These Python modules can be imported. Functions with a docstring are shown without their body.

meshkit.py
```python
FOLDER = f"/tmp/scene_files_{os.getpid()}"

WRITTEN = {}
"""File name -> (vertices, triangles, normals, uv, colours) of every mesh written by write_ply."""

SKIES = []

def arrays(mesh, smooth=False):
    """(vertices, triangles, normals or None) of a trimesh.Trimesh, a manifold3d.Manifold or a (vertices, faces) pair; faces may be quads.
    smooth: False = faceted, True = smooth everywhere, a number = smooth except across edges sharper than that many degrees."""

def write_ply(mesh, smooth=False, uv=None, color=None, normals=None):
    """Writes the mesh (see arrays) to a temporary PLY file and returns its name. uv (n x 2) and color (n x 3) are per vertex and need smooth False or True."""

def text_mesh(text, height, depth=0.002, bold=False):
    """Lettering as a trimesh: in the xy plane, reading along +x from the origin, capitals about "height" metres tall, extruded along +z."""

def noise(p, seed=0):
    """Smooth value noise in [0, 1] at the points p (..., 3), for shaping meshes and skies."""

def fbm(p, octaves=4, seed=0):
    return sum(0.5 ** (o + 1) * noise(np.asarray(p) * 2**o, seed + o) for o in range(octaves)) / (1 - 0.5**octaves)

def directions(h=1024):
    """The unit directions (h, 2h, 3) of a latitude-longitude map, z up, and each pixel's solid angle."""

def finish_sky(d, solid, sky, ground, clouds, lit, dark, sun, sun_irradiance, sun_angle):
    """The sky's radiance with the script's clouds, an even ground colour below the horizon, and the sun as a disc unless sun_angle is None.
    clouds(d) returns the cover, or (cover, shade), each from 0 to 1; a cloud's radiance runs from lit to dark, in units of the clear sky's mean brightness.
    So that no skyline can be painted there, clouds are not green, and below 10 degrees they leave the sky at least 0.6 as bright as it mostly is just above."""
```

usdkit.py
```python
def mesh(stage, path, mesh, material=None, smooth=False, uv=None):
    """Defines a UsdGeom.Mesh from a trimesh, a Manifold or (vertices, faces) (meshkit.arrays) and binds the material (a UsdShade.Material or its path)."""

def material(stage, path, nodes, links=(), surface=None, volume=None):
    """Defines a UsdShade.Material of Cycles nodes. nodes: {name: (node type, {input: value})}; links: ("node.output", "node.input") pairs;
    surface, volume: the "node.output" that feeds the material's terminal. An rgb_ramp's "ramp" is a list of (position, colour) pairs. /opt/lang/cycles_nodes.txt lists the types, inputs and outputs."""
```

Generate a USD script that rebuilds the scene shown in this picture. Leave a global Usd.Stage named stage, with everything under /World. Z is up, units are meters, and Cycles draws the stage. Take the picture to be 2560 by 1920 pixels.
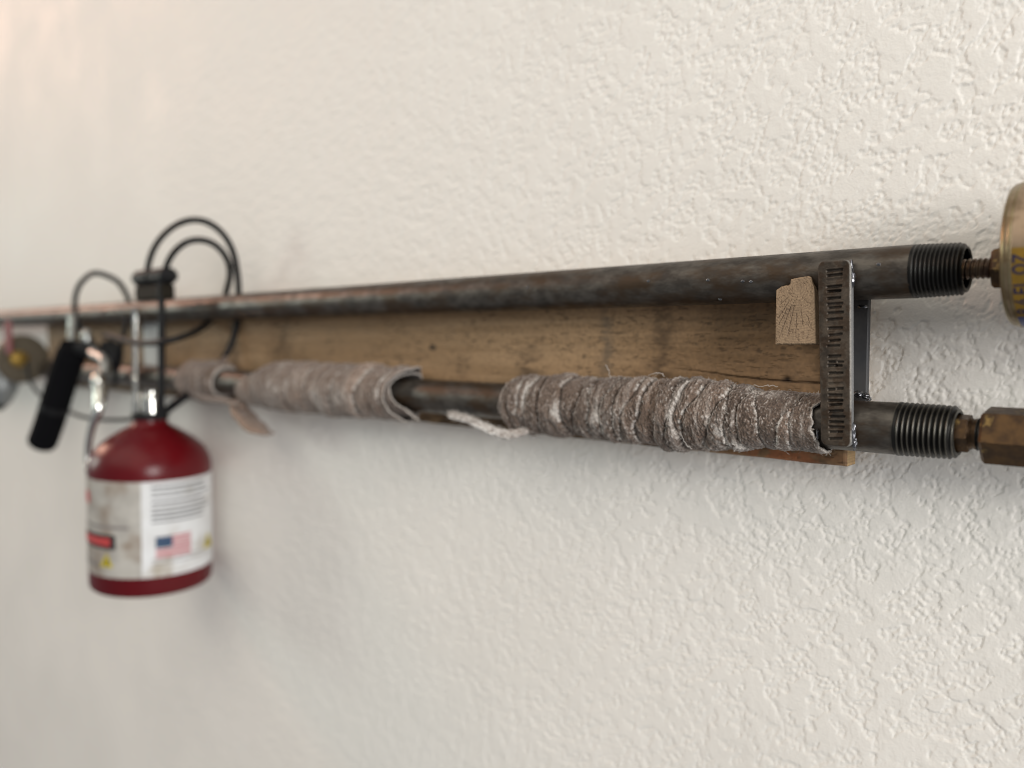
import math
import numpy as np
import meshkit
import usdkit
from scipy import ndimage
from pxr import Gf, Sdf, Usd, UsdGeom, UsdLux, UsdShade, Vt

stage = Usd.Stage.CreateInMemory()
UsdGeom.SetStageUpAxis(stage, UsdGeom.Tokens.z)
UsdGeom.SetStageMetersPerUnit(stage, 1.0)
UsdGeom.Xform.Define(stage, '/World')
stage.SetDefaultPrim(stage.GetPrimAtPath('/World'))
UsdGeom.Scope.Define(stage, '/World/Looks')
T = Sdf.ValueTypeNames

# ------------------------------------------------------------------ camera
# x runs along the wall (to the right in the picture), the wall's face is y = 0, the room is y < 0, z is up
FP = 2037.0
PITCH = math.atan(112 / FP)
YAW = math.atan(2240 / FP * math.cos(PITCH))
CAM = np.array([0.0, -0.377, 1.45])
FH = np.array([-math.cos(YAW), math.sin(YAW), 0]); RT = np.array([FH[1], -FH[0], 0]); ZZ = np.array([0, 0, 1.0])
FW = FH * math.cos(PITCH) - ZZ * math.sin(PITCH); UP = FH * math.sin(PITCH) + ZZ * math.cos(PITCH)
cam = UsdGeom.Camera.Define(stage, '/World/camera')
M = Gf.Matrix4d(1)
M.SetRow(0, Gf.Vec4d(*RT, 0)); M.SetRow(1, Gf.Vec4d(*UP, 0)); M.SetRow(2, Gf.Vec4d(*(-FW), 0)); M.SetRow(3, Gf.Vec4d(*CAM, 1))
cam.AddTransformOp().Set(M)
cam.CreateHorizontalApertureAttr(36.0); cam.CreateVerticalApertureAttr(27.0)
cam.CreateFocalLengthAttr(36.0 * FP / 2560)
cam.CreateFStopAttr(4.3); cam.CreateFocusDistanceAttr(0.352)
cam.CreateClippingRangeAttr(Gf.Vec2f(0.01, 50))
cam.CreateExposureAttr(0.06)


def at(px, py, y):
    """The point of the plane y = const that the photograph shows at (px, py) of its 2560 x 1920."""
    d = FW + (px - 1280) / FP * RT - (py - 960) / FP * UP
    return CAM + d * (y - CAM[1]) / d[1]


# ------------------------------------------------------------------ light
def look_at(p, q):
    p, q = np.array(p, float), np.array(q, float)
    z = (p - q) / np.linalg.norm(p - q); x = np.cross([0, 0, 1.0], z)
    x = np.array([1.0, 0, 0]) if np.linalg.norm(x) < 1e-6 else x / np.linalg.norm(x)
    y = np.cross(z, x); m = Gf.Matrix4d(1)
    for i, v in enumerate((x, y, z)): m.SetRow(i, Gf.Vec4d(*v, 0))
    m.SetRow(3, Gf.Vec4d(*p, 1)); return m


def rect(name, p, q, w, h, power, color):
    l = UsdLux.RectLight.Define(stage, '/World/' + name)
    l.AddTransformOp().Set(look_at(p, q)); l.CreateWidthAttr(w); l.CreateHeightAttr(h)
    l.CreateIntensityAttr(power); l.CreateColorAttr(Gf.Vec3f(*color)); return l


rect('window_light_near', (2.3, -1.10, 1.85), (-0.15, 0, 1.42), 1.0, 1.2, 18.0, (1.0, 0.985, 0.965))
rect('window_light_far', (-4.2, -1.9, 2.05), (-0.6, 0, 1.42), 0.5, 0.8, 19.0, (0.88, 1.0, 0.90))
rect('warm_lamp', (-4.6, -1.0, 3.20), (-0.9, -0.05, 1.40), 1.10, 0.66, 20.0, (1.0, 0.58, 0.42))
rect('ceiling_light', (-0.2, -1.5, 3.1), (-0.2, 0.0, 1.5), 3.2, 2.2, 1.15, (1.0, 0.92, 0.78))
dome = UsdLux.DomeLight.Define(stage, '/World/room_light')

# ------------------------------------------------------------------ materials
def mat(name, nodes, links, surface='p.BSDF'):
    return usdkit.material(stage, '/World/Looks/' + name, nodes, links, surface=surface)


dm = mat('room_glow', {'b': ('background_shader', {'color': (0.93, 0.96, 1.0), 'strength': 0.235})}, [], 'b.background')
UsdShade.MaterialBindingAPI.Apply(dome.GetPrim()).Bind(dm)


def plain(name, color, rough=0.5, metal=0.0, **k):
    return mat(name, {'p': ('principled_bsdf', {'base_color': color, 'roughness': rough, 'metallic': metal, **k})}, [])


def mottled(name, c1, c2, scale, rough=(0.4, 0.6), metal=0.0, stretch=(1, 1, 1), bump=0.0, bscale=None, detail=6, ramp=(0.38, 0.62), c3=None, s3=None, r3=(0.55, 0.65), extra=None):
    """Two or three colours in noise patches; object coordinates are metres."""
    n = {'g': ('geometry', {}), 'm': ('mapping', {'scale': stretch}),
         'n': ('noise_texture', {'scale': scale, 'detail': detail, 'roughness': 0.62}),
         'r': ('rgb_ramp', {'ramp': [(ramp[0], c1), (ramp[1], c2)]}),
         'q': ('map_range', {'from_min': 0.35, 'from_max': 0.65, 'to_min': rough[0], 'to_max': rough[1], 'clamp': True}),
         'p': ('principled_bsdf', {'metallic': metal, **(extra or {})})}
    l = [('g.position', 'm.vector'), ('m.vector', 'n.vector'), ('n.fac', 'r.fac'), ('n.fac', 'q.value'), ('q.result', 'p.roughness')]
    out = 'r.color'
    if c3 is not None:
        n['n3'] = ('noise_texture', {'scale': s3, 'detail': 5, 'roughness': 0.6}); n['r3'] = ('rgb_ramp', {'ramp': [(r3[0], (0, 0, 0)), (r3[1], (1, 1, 1))]})
        n['x'] = ('mix_color', {'b': c3})
        l += [('m.vector', 'n3.vector'), ('n3.fac', 'r3.fac'), ('r3.color', 'x.fac'), (out, 'x.a')]; out = 'x.result'
    l.append((out, 'p.base_color'))
    if bump:
        n['bn'] = ('noise_texture', {'scale': bscale, 'detail': 4}); n['b'] = ('bump', {'strength': 1.0, 'distance': bump})
        l += [('m.vector', 'bn.vector'), ('bn.fac', 'b.height'), ('b.normal', 'p.normal')]
    return mat(name, n, l)


M_WALL = mottled('wall_paint', (0.80, 0.769, 0.722), (0.825, 0.793, 0.746), 9, rough=(0.55, 0.7), bump=0.00014, bscale=900)
M_PIPE = mottled('black_iron', (0.104, 0.092, 0.079), (0.046, 0.039, 0.033), 190, rough=(0.36, 0.50), metal=0.6, stretch=(0.5, 1, 1),
                 bump=0.00013, bscale=900, c3=(0.056, 0.035, 0.020), s3=75, r3=(0.47, 0.62), detail=10, ramp=(0.40, 0.60))
M_THREAD = mottled('dark_thread', (0.035, 0.036, 0.036), (0.07, 0.07, 0.068), 120, rough=(0.28, 0.42), metal=0.8)
M_THREADB = mottled('bright_thread', (0.12, 0.12, 0.105), (0.22, 0.22, 0.19), 150, rough=(0.25, 0.38), metal=0.9)
M_STRAP = mottled('worn_strap', (0.046, 0.039, 0.034), (0.082, 0.057, 0.035), 150, rough=(0.36, 0.55), metal=0.6, bump=0.00014, bscale=1100,
                  c3=(0.022, 0.017, 0.014), s3=230, r3=(0.47, 0.62), detail=9)
M_BACKSTRAP = mottled('grey_strap', (0.050, 0.051, 0.055), (0.068, 0.067, 0.068), 90, rough=(0.6, 0.7), metal=0.2)
M_WELD = mottled('weld', (0.20, 0.20, 0.21), (0.10, 0.10, 0.11), 300, rough=(0.18, 0.32), metal=0.9)
M_BRASS = mottled('brown_brass', (0.095, 0.052, 0.021), (0.042, 0.024, 0.014), 150, rough=(0.34, 0.5), metal=0.7, bump=0.0001, bscale=900, c3=(0.26, 0.17, 0.06), s3=150, r3=(0.60, 0.70))
M_ROD = mottled('rusty_rod', (0.16, 0.12, 0.085), (0.07, 0.040, 0.030), 200, rough=(0.25, 0.4), metal=0.85)
M_CAN = mottled('faded_can', (0.27, 0.20, 0.125), (0.37, 0.27, 0.19), 70, rough=(0.38, 0.5), metal=0.7, c3=(0.16, 0.11, 0.06), s3=110, r3=(0.5, 0.66))
M_CANRIM = mottled('can_rim', (0.30, 0.25, 0.15), (0.20, 0.145, 0.08), 110, rough=(0.26, 0.38), metal=0.85)
M_YELLOW = mottled('yellow_print', (0.33, 0.19, 0.025), (0.24, 0.14, 0.02), 120, rough=(0.36, 0.46), metal=0.5)
M_BLUEP = plain('blue_print', (0.035, 0.05, 0.16), 0.35, 0.5)
M_INK = plain('navy_ink', (0.012, 0.012, 0.045), 0.45)
M_RED = mottled('red_enamel', (0.112, 0.004, 0.007), (0.086, 0.003, 0.006), 15, rough=(0.28, 0.34), extra={'specular_ior_level': 0.28})
M_LABEL = mottled('label_white', (0.62, 0.62, 0.62), (0.70, 0.71, 0.72), 40, rough=(0.4, 0.5), c3=(0.40, 0.36, 0.30), s3=34, r3=(0.56, 0.70))
M_LABELG = mottled('label_grey', (0.36, 0.34, 0.31), (0.47, 0.45, 0.41), 45, rough=(0.4, 0.5), c3=(0.24, 0.185, 0.14), s3=42, r3=(0.48, 0.72))
M_TEXT = plain('print_grey', (0.10, 0.10, 0.11), 0.5)
M_TEXTL = plain('print_pale', (0.22, 0.20, 0.19), 0.5)
M_FRED = plain('flag_red', (0.45, 0.03, 0.05), 0.5)
M_FBLUE = plain('flag_blue', (0.02, 0.055, 0.12), 0.5)
M_WARN = plain('warning_yellow', (0.50, 0.40, 0.02), 0.5)
M_BLACKP = plain('print_black', (0.02, 0.02, 0.022), 0.5)
M_DRED = plain('print_red', (0.46, 0.05, 0.05), 0.5)
M_RUBBER = mottled('black_rubber', (0.006, 0.006, 0.007), (0.010, 0.010, 0.011), 80, rough=(0.5, 0.62), extra={'specular_ior_level': 0.22})
M_FOAM = plain('black_foam', (0.004, 0.004, 0.005), 0.9, specular_ior_level=0.08)
M_CHROME = mottled('chrome', (0.80, 0.80, 0.76), (0.66, 0.65, 0.60), 60, rough=(0.10, 0.2), metal=1.0)
M_STEEL = mottled('dull_steel', (0.34, 0.35, 0.34), (0.26, 0.26, 0.25), 60, rough=(0.25, 0.36), metal=0.9)
M_NYLON = mottled('white_nylon', (0.55, 0.56, 0.55), (0.46, 0.46, 0.45), 50, rough=(0.35, 0.45))
M_OLIVE = plain('olive_bronze', (0.085, 0.068, 0.044), 0.55, 0.3)
M_PLUGB = plain('dark_brown_plastic', (0.014, 0.011, 0.007), 0.7, specular_ior_level=0.15)
M_GOLD = plain('gold_hub', (0.26, 0.165, 0.035), 0.45, 0.7)
M_TAGRED = plain('faded_red', (0.19, 0.04, 0.045), 0.6)
M_GREY = plain('grey_body', (0.20, 0.21, 0.21), 0.45, 0.4)


def painted(name, rough=(0.6, 0.8), bump=0.0, bscale=800, sheen=0.0, speck=None):
    """Colour from the mesh's own primvar 'tone' (grain, fibres, stains worked out per vertex)."""
    n = {'a': ('attribute', {'attribute': 'tone'}), 'g': ('geometry', {}), 'n': ('noise_texture', {'scale': bscale, 'detail': 4}),
         'q': ('map_range', {'from_min': 0.3, 'from_max': 0.7, 'to_min': rough[0], 'to_max': rough[1], 'clamp': True}),
         'p': ('principled_bsdf', {'sheen_weight': sheen, 'specular_ior_level': 0.3})}
    l = [('g.position', 'n.vector'), ('n.fac', 'q.value'), ('q.result', 'p.roughness')]
    out = 'a.color'
    if speck:
        n['r'] = ('rgb_ramp', {'ramp': [(0.30, speck[0]), (0.70, speck[1])]}); n['x'] = ('mix_color', {'blend_type': 'multiply', 'fac': 1.0, 'use_clamp': False})
        l += [('n.fac', 'r.fac'), (out, 'x.a'), ('r.color', 'x.b')]; out = 'x.result'
    l.append((out, 'p.base_color'))
    if bump:
        n['b'] = ('bump', {'strength': 1.0, 'distance': bump}); l += [('n.fac', 'b.height'), ('b.normal', 'p.normal')]
    return mat(name, n, l)


M_BOARD = painted('weathered_board', (0.55, 0.8), 0.00012, 500, speck=((0.82,) * 3, (1.16,) * 3))
M_ENDGRAIN = painted('end_grain', (0.65, 0.85), 0.00015, 1500, speck=((0.84,) * 3, (1.14,) * 3))
M_CLOTH = painted('knit_cloth', (0.8, 0.95), 0.00030, 1500, sheen=0.25, speck=((0.50,) * 3, (1.45,) * 3))
M_THREADT = mat('rubbed_thread', {'a': ('attribute', {'attribute': 'tone'}), 'p': ('principled_bsdf', {'metallic': 0.75, 'roughness': 0.36})}, [('a.color', 'p.base_color')])
M_STRAPT = mat('worn_strap_steel', {'a': ('attribute', {'attribute': 'tone'}), 'g': ('geometry', {}), 'n': ('noise_texture', {'scale': 900.0, 'detail': 6}), 'b': ('bump', {'strength': 1.0, 'distance': 0.00022}), 'p': ('principled_bsdf', {'metallic': 0.4, 'roughness': 0.5, 'specular_ior_level': 0.35})}, [('a.color', 'p.base_color'), ('g.position', 'n.vector'), ('n.fac', 'b.height'), ('b.normal', 'p.normal')])
M_FIBRE = plain('pale_fibre', (0.50, 0.46, 0.42), 0.85)
M_FIBRED = plain('brown_fibre', (0.16, 0.115, 0.085), 0.85)

# ------------------------------------------------------------------ scene helpers
taken = {}
def numbered(path):
    k = taken.get(path, -1) + 1; taken[path] = k
    return path if k == 0 else f'{path}_{k:03d}'


def say(prim, label=None, cat=None, group=None, kind=None):
    for k, v in (('label', label), ('category', cat), ('group', group), ('kind', kind)):
        if v: prim.SetCustomDataByKey(k, v)
    return prim


ORIGIN = {}
def thing(name, label, cat, loc, group=None):
    x = UsdGeom.Xform.Define(stage, numbered('/World/' + name)); x.AddTranslateOp().Set(Gf.Vec3d(*map(float, loc)))
    ORIGIN[str(x.GetPath())] = np.array(loc, float)
    return say(x.GetPrim(), label, cat, group)


def obj(name, mesh, m, parent=None, smooth=False, tone=None, label=None, kind=None):
    """One mesh; vertices are given in world coordinates."""
    base = str(parent.GetPath()) if parent is not None else '/World'
    top = '/'.join(base.split('/')[:3])
    o = ORIGIN.get(top, np.zeros(3))
    if hasattr(mesh, 'vertices'): mesh = (np.array(mesh.vertices), np.array(mesh.faces))
    v, f = np.asarray(mesh[0], float) - o, np.asarray(mesh[1], int)
    g = usdkit.mesh(stage, numbered(base + '/' + name), (v, f), m, smooth=smooth)
    if tone is not None:
        pv = UsdGeom.PrimvarsAPI(g).CreatePrimvar('tone', T.Color3fArray, 'vertex'); pv.Set(Vt.Vec3fArray.FromNumpy(np.asarray(tone, np.float32)))
    return say(g.GetPrim(), label, None, None, kind)


def fibres(name, strands, width, m, parent, label=None):
    base = str(parent.GetPath()); o = ORIGIN['/'.join(base.split('/')[:3])]
    c = UsdGeom.BasisCurves.Define(stage, numbered(base + '/' + name))
    pts = np.vstack(strands) - o
    c.CreatePointsAttr(Vt.Vec3fArray.FromNumpy(pts.astype(np.float32))); c.CreateCurveVertexCountsAttr(Vt.IntArray([len(s) for s in strands]))
    c.CreateTypeAttr('linear'); c.CreateWidthsAttr(Vt.FloatArray([float(width)])); c.SetWidthsInterpolation('constant')
    UsdShade.MaterialBindingAPI.Apply(c.GetPrim()).Bind(m)
    return say(c.GetPrim(), label, None, None, 'stuff')


def grid_faces(nu, nv, wrap=False, flip=False):
    i, j = np.meshgrid(np.arange(nu - 1), np.arange(nv if wrap else nv - 1), indexing='ij')
    a, b = i * nv + j, i * nv + (j + 1) % nv
    f = np.stack([a, a + nv, b + nv, b], -1).reshape(-1, 4)
    return f[:, ::-1] if flip else f


def tri(q): return np.vstack([q[:, [0, 1, 2]], q[:, [0, 2, 3]]])


def join(*ms):
    vs, fs, k = [], [], 0
    for v, f in ms:
        f = np.asarray(f); f = tri(f) if f.shape[1] == 4 else f
        vs.append(v); fs.append(f + k); k += len(v)
    return np.vstack(vs), np.vstack(fs)


def lathe_x(prof, y, z, n=96, cap=True, angle0=0.0):
    """prof: (x, r) pairs, turned about the line parallel to x through (y, z)."""
    prof = np.array(prof, float); t = np.arange(n) / n * 2 * np.pi + angle0
    v = np.stack([np.repeat(prof[:, 0], n), (y + prof[:, 1][:, None] * -np.cos(t)).ravel(), (z + prof[:, 1][:, None] * np.sin(t)).ravel()], -1)
    f = tri(grid_faces(len(prof), n, True, True))
    if cap:
        v = np.vstack([v, [[prof[0, 0], y, z], [prof[-1, 0], y, z]]]); k = len(prof) * n; j = np.arange(n)
        f = np.vstack([f, np.stack([np.full(n, k), j, (j + 1) % n], -1), np.stack([np.full(n, k + 1), (j + 1) % n + k - n, j + k - n], -1)])
    return v, f


def tube(path, r, n=12, cap=True, squash=1.0):
    p = np.array(path, float); k = len(p); r = np.broadcast_to(r, (k,))
    d = np.gradient(p, axis=0); d /= np.linalg.norm(d, axis=1, keepdims=True)
    u = np.cross(d[0], [0.3, 0.2, 0.93]); u /= np.linalg.norm(u); U = []
    for i in range(k):
        u = u - d[i] * (u @ d[i]); u = u / np.linalg.norm(u); U.append(u)
    U = np.array(U); W = np.cross(d, U); t = np.arange(n) / n * 2 * np.pi
    v = (p[:, None] + r[:, None, None] * (np.cos(t)[None, :, None] * U[:, None] + squash * np.sin(t)[None, :, None] * W[:, None])).reshape(-1, 3)
    f = tri(grid_faces(k, n, True))
    if cap:
        v = np.vstack([v, p[:1], p[-1:]]); j = np.arange(n); q = k * n
        f = np.vstack([f, np.stack([np.full(n, q), (j + 1) % n, j], -1), np.stack([np.full(n, q + 1), j + q - n, (j + 1) % n + q - n], -1)])
    return v, f[:, ::-1] if False else f


def spline(pts, n=60):
    from scipy.interpolate import CubicSpline
    p = np.array(pts, float); s = np.r_[0, np.cumsum(np.linalg.norm(np.diff(p, axis=0), axis=1))]
    return CubicSpline(s, p)(np.linspace(0, s[-1], n))


def slab(P, yback):
    """P: (nu, nv, 3) points of a front face (normal towards -y); closed with a back at y = yback."""
    nu, nv = P.shape[:2]; front = P.reshape(-1, 3)
    ring = np.r_[np.arange(nv), np.arange(1, nu) * nv + nv - 1, (nu - 1) * nv + np.arange(nv - 2, -1, -1), np.arange(nu - 2, 0, -1) * nv]
    b = front[ring].copy(); b[:, 1] = yback; k = len(front); m = len(ring); i = np.arange(m)
    wall = np.stack([ring, k + i, k + (i + 1) % m, ring[(i + 1) % m]], -1)
    a2 = front[ring].copy(); off = k + m
    c = b.mean(0)[None]; v = np.vstack([front, a2, b, b, c])
    wall = np.stack([k + i, off + i, off + (i + 1) % m, k + (i + 1) % m], -1)
    fan = np.stack([np.full(m, len(v) - 1), off + m + (i + 1) % m, off + m + i], -1)
    q = grid_faces(nu, nv)
    f = np.vstack([tri(q), tri(wall), fan])
    # turn everything so that the front looks towards -y
    n0 = np.cross(v[f[0, 1]] - v[f[0, 0]], v[f[0, 2]] - v[f[0, 0]])
    return v, (f[:, ::-1] if n0[1] > 0 else f), ring


def boxm(x0, x1, y0, y1, z0, z1, bev=0.0008):
    """A box with chamfered edges."""
    import trimesh
    lo, hi = np.array([x0, y0, z0]), np.array([x1, y1, z1]); pts = []
    for sx in (0, 1):
        for sy in (0, 1):
            for sz in (0, 1):
                c = np.where([sx, sy, sz], hi, lo); s = np.where([sx, sy, sz], -1, 1)
                for k in range(3):
                    o = np.full(3, bev); o[k] = 0; pts.append(c + s * o)
    m = trimesh.convex.convex_hull(np.array(pts)); return np.array(m.vertices), np.array(m.faces)


def blob(c, r, seed=0, lump=0.25, sub=3):
    import trimesh
    m = trimesh.creation.icosphere(sub); v = m.vertices * (1 + lump * (meshkit.noise(m.vertices * 2.2 + 7.3, seed)[:, None] - 0.5))
    return v * np.array(r) + np.array(c), np.array(m.faces)


def nz(*p, seed=0): return meshkit.fbm(np.stack(np.broadcast_arrays(*p), -1), 4, seed)
def n1(*p, seed=0): return meshkit.noise(np.stack(np.broadcast_arrays(*p), -1), seed)
def sstep(a, b, x): t = np.clip((x - a) / (b - a), 0, 1); return t * t * (3 - 2 * t)


# ------------------------------------------------------------------ the wall: knock-down plaster
WY = 0.0
def plaster(xs, zs):
    """Sprayed and knocked-down plaster: irregular flattened plates, rounded spray beads packed between them."""
    from scipy.spatial import cKDTree
    rng = np.random.default_rng(5); x0, x1, z0, z1, st = -1.6, 0.45, 0.72, 2.2, 0.0006
    nx, nz_ = int((x1 - x0) / st), int((z1 - z0) / st)
    g = lambda s, se: (lambda a: (a - a.mean()) / a.std())(ndimage.gaussian_filter(np.random.default_rng(se).standard_normal((nx, nz_)).astype(np.float32), s / st, mode='wrap', truncate=3))
    X, Z = np.meshgrid(xs, zs, indexing='ij'); inside = ((X > x0) & (X < x1) & (Z > z0) & (Z < z1)).ravel()
    xx, zz = X.ravel()[inside], Z.ravel()[inside]
    pick = lambda f: ndimage.map_coordinates(f, [(xx - x0) / st, (zz - z0) / st], order=1, mode='nearest')
    fine = pick(g(0.0007, 9)); mid = pick(g(0.0013, 2)); rough = pick(g(0.0011, 10))
    a = pick(g(0.0027, 1)) + 0.62 * mid + 0.28 * fine
    b = pick(g(0.0021, 3)) + 0.60 * pick(g(0.0010, 4)) - 0.28 * fine
    plate = np.maximum(0.00036 * sstep(0.28, 0.46, a), 0.00027 * sstep(0.50, 0.72, b))
    n = int((x1 - x0) * (z1 - z0) / 0.0017 ** 2); C = np.stack([rng.uniform(x0, x1, n), rng.uniform(z0, z1, n)], 1)
    rad = rng.uniform(0.00055, 0.00135, n) * np.where(rng.random(n) < 0.25, 0.5, 1); hb = 0.00012 + 0.26 * rad
    q = np.stack([xx + 0.00022 * fine, zz + 0.00022 * rough], 1); d, k = cKDTree(C).query(q, k=3, workers=-1)
    bead = (hb[k] * np.sqrt(np.clip(1 - (d / rad[k]) ** 2, 0, 1))).max(1)
    amount = 0.55 + 0.45 * sstep(-0.8, 0.8, pick(g(0.008, 7)))
    h = np.maximum(plate, bead * amount) + 0.12 * bead * (plate > 0.0002) + 0.000022 * mid
    out = np.full(X.size, 0.0002); out[inside] = h * (0.18 + 0.82 * sstep(-1.10, -0.62, xx))
    return out.reshape(X.shape)


def columns(p0, p1, step): return np.array([at(p, 960, WY)[0] for p in np.arange(p0, p1, step)])


wx = np.r_[np.linspace(-3.2, -1.48, 20), columns(-60, 900, 6.5), columns(900, 2640, 3.2), np.linspace(-0.05, 0.2, 60), np.linspace(0.21, 1.6, 24)]
wz = np.r_[np.linspace(0.0, 0.76, 12), np.linspace(0.78, 1.0, 60), np.linspace(1.003, 1.19, 95), np.arange(1.1915, 1.268, 0.0009), np.arange(1.2685, 1.632, 0.00058), np.arange(1.6325, 1.70, 0.0009), np.linspace(1.702, 1.95, 110), np.linspace(1.96, 2.7, 14)]
wx = np.sort(wx); wz = np.sort(wz)
H = plaster(wx, wz)
V = np.stack([np.broadcast_to(wx[:, None], H.shape), WY - H + 0.0004, np.broadcast_to(wz[None], H.shape)], -1).reshape(-1, 3)
w = obj('wall', (V, tri(grid_faces(len(wx), len(wz)))), M_WALL, smooth=True)
say(w, 'cream painted interior wall with bumpy knock-down plaster texture', 'wall', kind='structure')

# ------------------------------------------------------------------ the board behind the pipes
BF, BB = -0.0135, -0.0025
bx = np.linspace(-1.118, -0.1315, 1500)
zb0, zb1 = at(600, 1014, BF)[2], at(2117, 1167, BF)[2]
ztop = 1.4795
v_ = np.linspace(0, 1, 170)
lowz = np.interp(bx, [-1.118, -0.45, -0.1315], [at(120, 960, BF)[2] * 0 + 1.3945, 1.3942, zb1]) + 0.0007 * (nz(bx * 60, 0 * bx, 0 * bx, seed=3) - 0.5)
BXg, BVg = np.meshgrid(bx, v_, indexing='ij')
BZg = lowz[:, None] + (ztop - lowz)[:, None] * BVg
edge = np.minimum((BZg - lowz[:, None]), np.minimum(ztop - BZg, np.minimum(-0.1315 - BXg, BXg + 1.118)))
bev = 0.0012 * (1 - np.clip(edge / 0.0014, 0, 1)) ** 2
grain = nz(BXg * 14, BZg * 420, 0 * BXg, seed=11)
fleck = nz(BXg * 260, BZg * 1100, 0 * BXg, seed=21)
crk = [at(1640, 918, BF), at(1730, 925, BF), at(1800, 936, BF), at(1900, 948, BF), at(1960, 953, BF), at(2060, 958, BF), at(2110, 962, BF)]
crk = np.array(crk); cz = np.interp(BXg, crk[:, 0], crk[:, 2], left=0, right=0) + 0.0005 * (nz(BXg * 300, 0 * BXg, 0 * BXg, seed=5) - 0.5)
cd = np.abs(BZg - cz); crack = np.exp(-(cd / 0.00035) ** 2) * sstep(crk[0, 0], crk[2, 0], BXg)
knot = at(1966, 948, BF); kd = np.hypot((BXg - knot[0]) / 1.5, BZg - knot[2]); knotm = np.exp(-(kd / 0.0013) ** 2)
BYg = BF + bev - 0.00022 * (grain - 0.5) + 0.0009 * crack + 0.0008 * knotm + 0.0002 * sstep(0.58, 0.7, fleck)
base = np.array([0.262, 0.165, 0.086]); pale = np.array([0.355, 0.232, 0.128]); dark = np.array([0.040, 0.024, 0.014]); grey = np.array([0.075, 0.066, 0.056])
big = nz(BXg * 9, BZg * 40, 0 * BXg, seed=31)[..., None]
tone = base + (pale - base) * sstep(0.35, 0.7, grain * 0.5 + big[..., 0] * 0.5)[..., None]
red = sstep(-0.30, -0.16, BXg)[..., None] * 0.55; tone = tone * (1 - red) + red * np.array([0.185, 0.098, 0.045]) * (0.7 + 0.6 * grain[..., None])
cluster = sstep(0.38, 0.62, nz(BXg * 45, BZg * 60, 0 * BXg, seed=41))
fl = sstep(0.59, 0.70, fleck) * (0.12 + 0.75 * cluster)
tone = tone * (1 - 0.62 * fl[..., None]) + 0.62 * fl[..., None] * dark
for (sx, wd, am, se) in ((-0.2615, 0.004, 0.55, 1), (-0.226, 0.007, 0.7, 2), (-0.318, 0.009, 0.8, 3), (-0.375, 0.006, 0.35, 4), (-0.585, 0.012, 0.6, 6), (-0.66, 0.02, 0.55, 7), (-0.82, 0.03, 0.4, 8), (-0.155, 0.01, 0.3, 9)):
    zfade = 1 if se in (1,) else sstep(1.455, 1.425, BZg + 0.012 * (nz(BXg * 90, BZg * 90, 0 * BXg, seed=50 + se) - 0.5) * 2) if se in (3, 4) else 1
    s = am * np.exp(-((BXg - sx + 0.004 * (nz(0 * BXg, BZg * 70, 0 * BXg, seed=se) - 0.5)) / wd) ** 2) * sstep(0.30, 0.6, nz(BXg * 120, BZg * 260, 0 * BXg, seed=60 + se)) * zfade
    tone = tone * (1 - s[..., None]) + s[..., None] * (grey if se == 1 else dark * 1.6)
spot = at(1082, 868, BF); sp = 0.9 * sstep(0.0042, 0.0022, np.hypot((BXg - spot[0]) / 1.5, (BZg - spot[2])) + 0.002 * nz(BXg * 300, BZg * 500, 0 * BXg, seed=70))
tone = tone * (1 - sp[..., None]) + sp[..., None] * dark
lowdirt = 0.6 * sstep(0.012, 0.0, BZg - 1.414) * sstep(0.35, 0.6, nz(BXg * 70, BZg * 150, 0 * BXg, seed=71))
tone = tone * (1 - lowdirt[..., None]) + lowdirt[..., None] * dark
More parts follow.
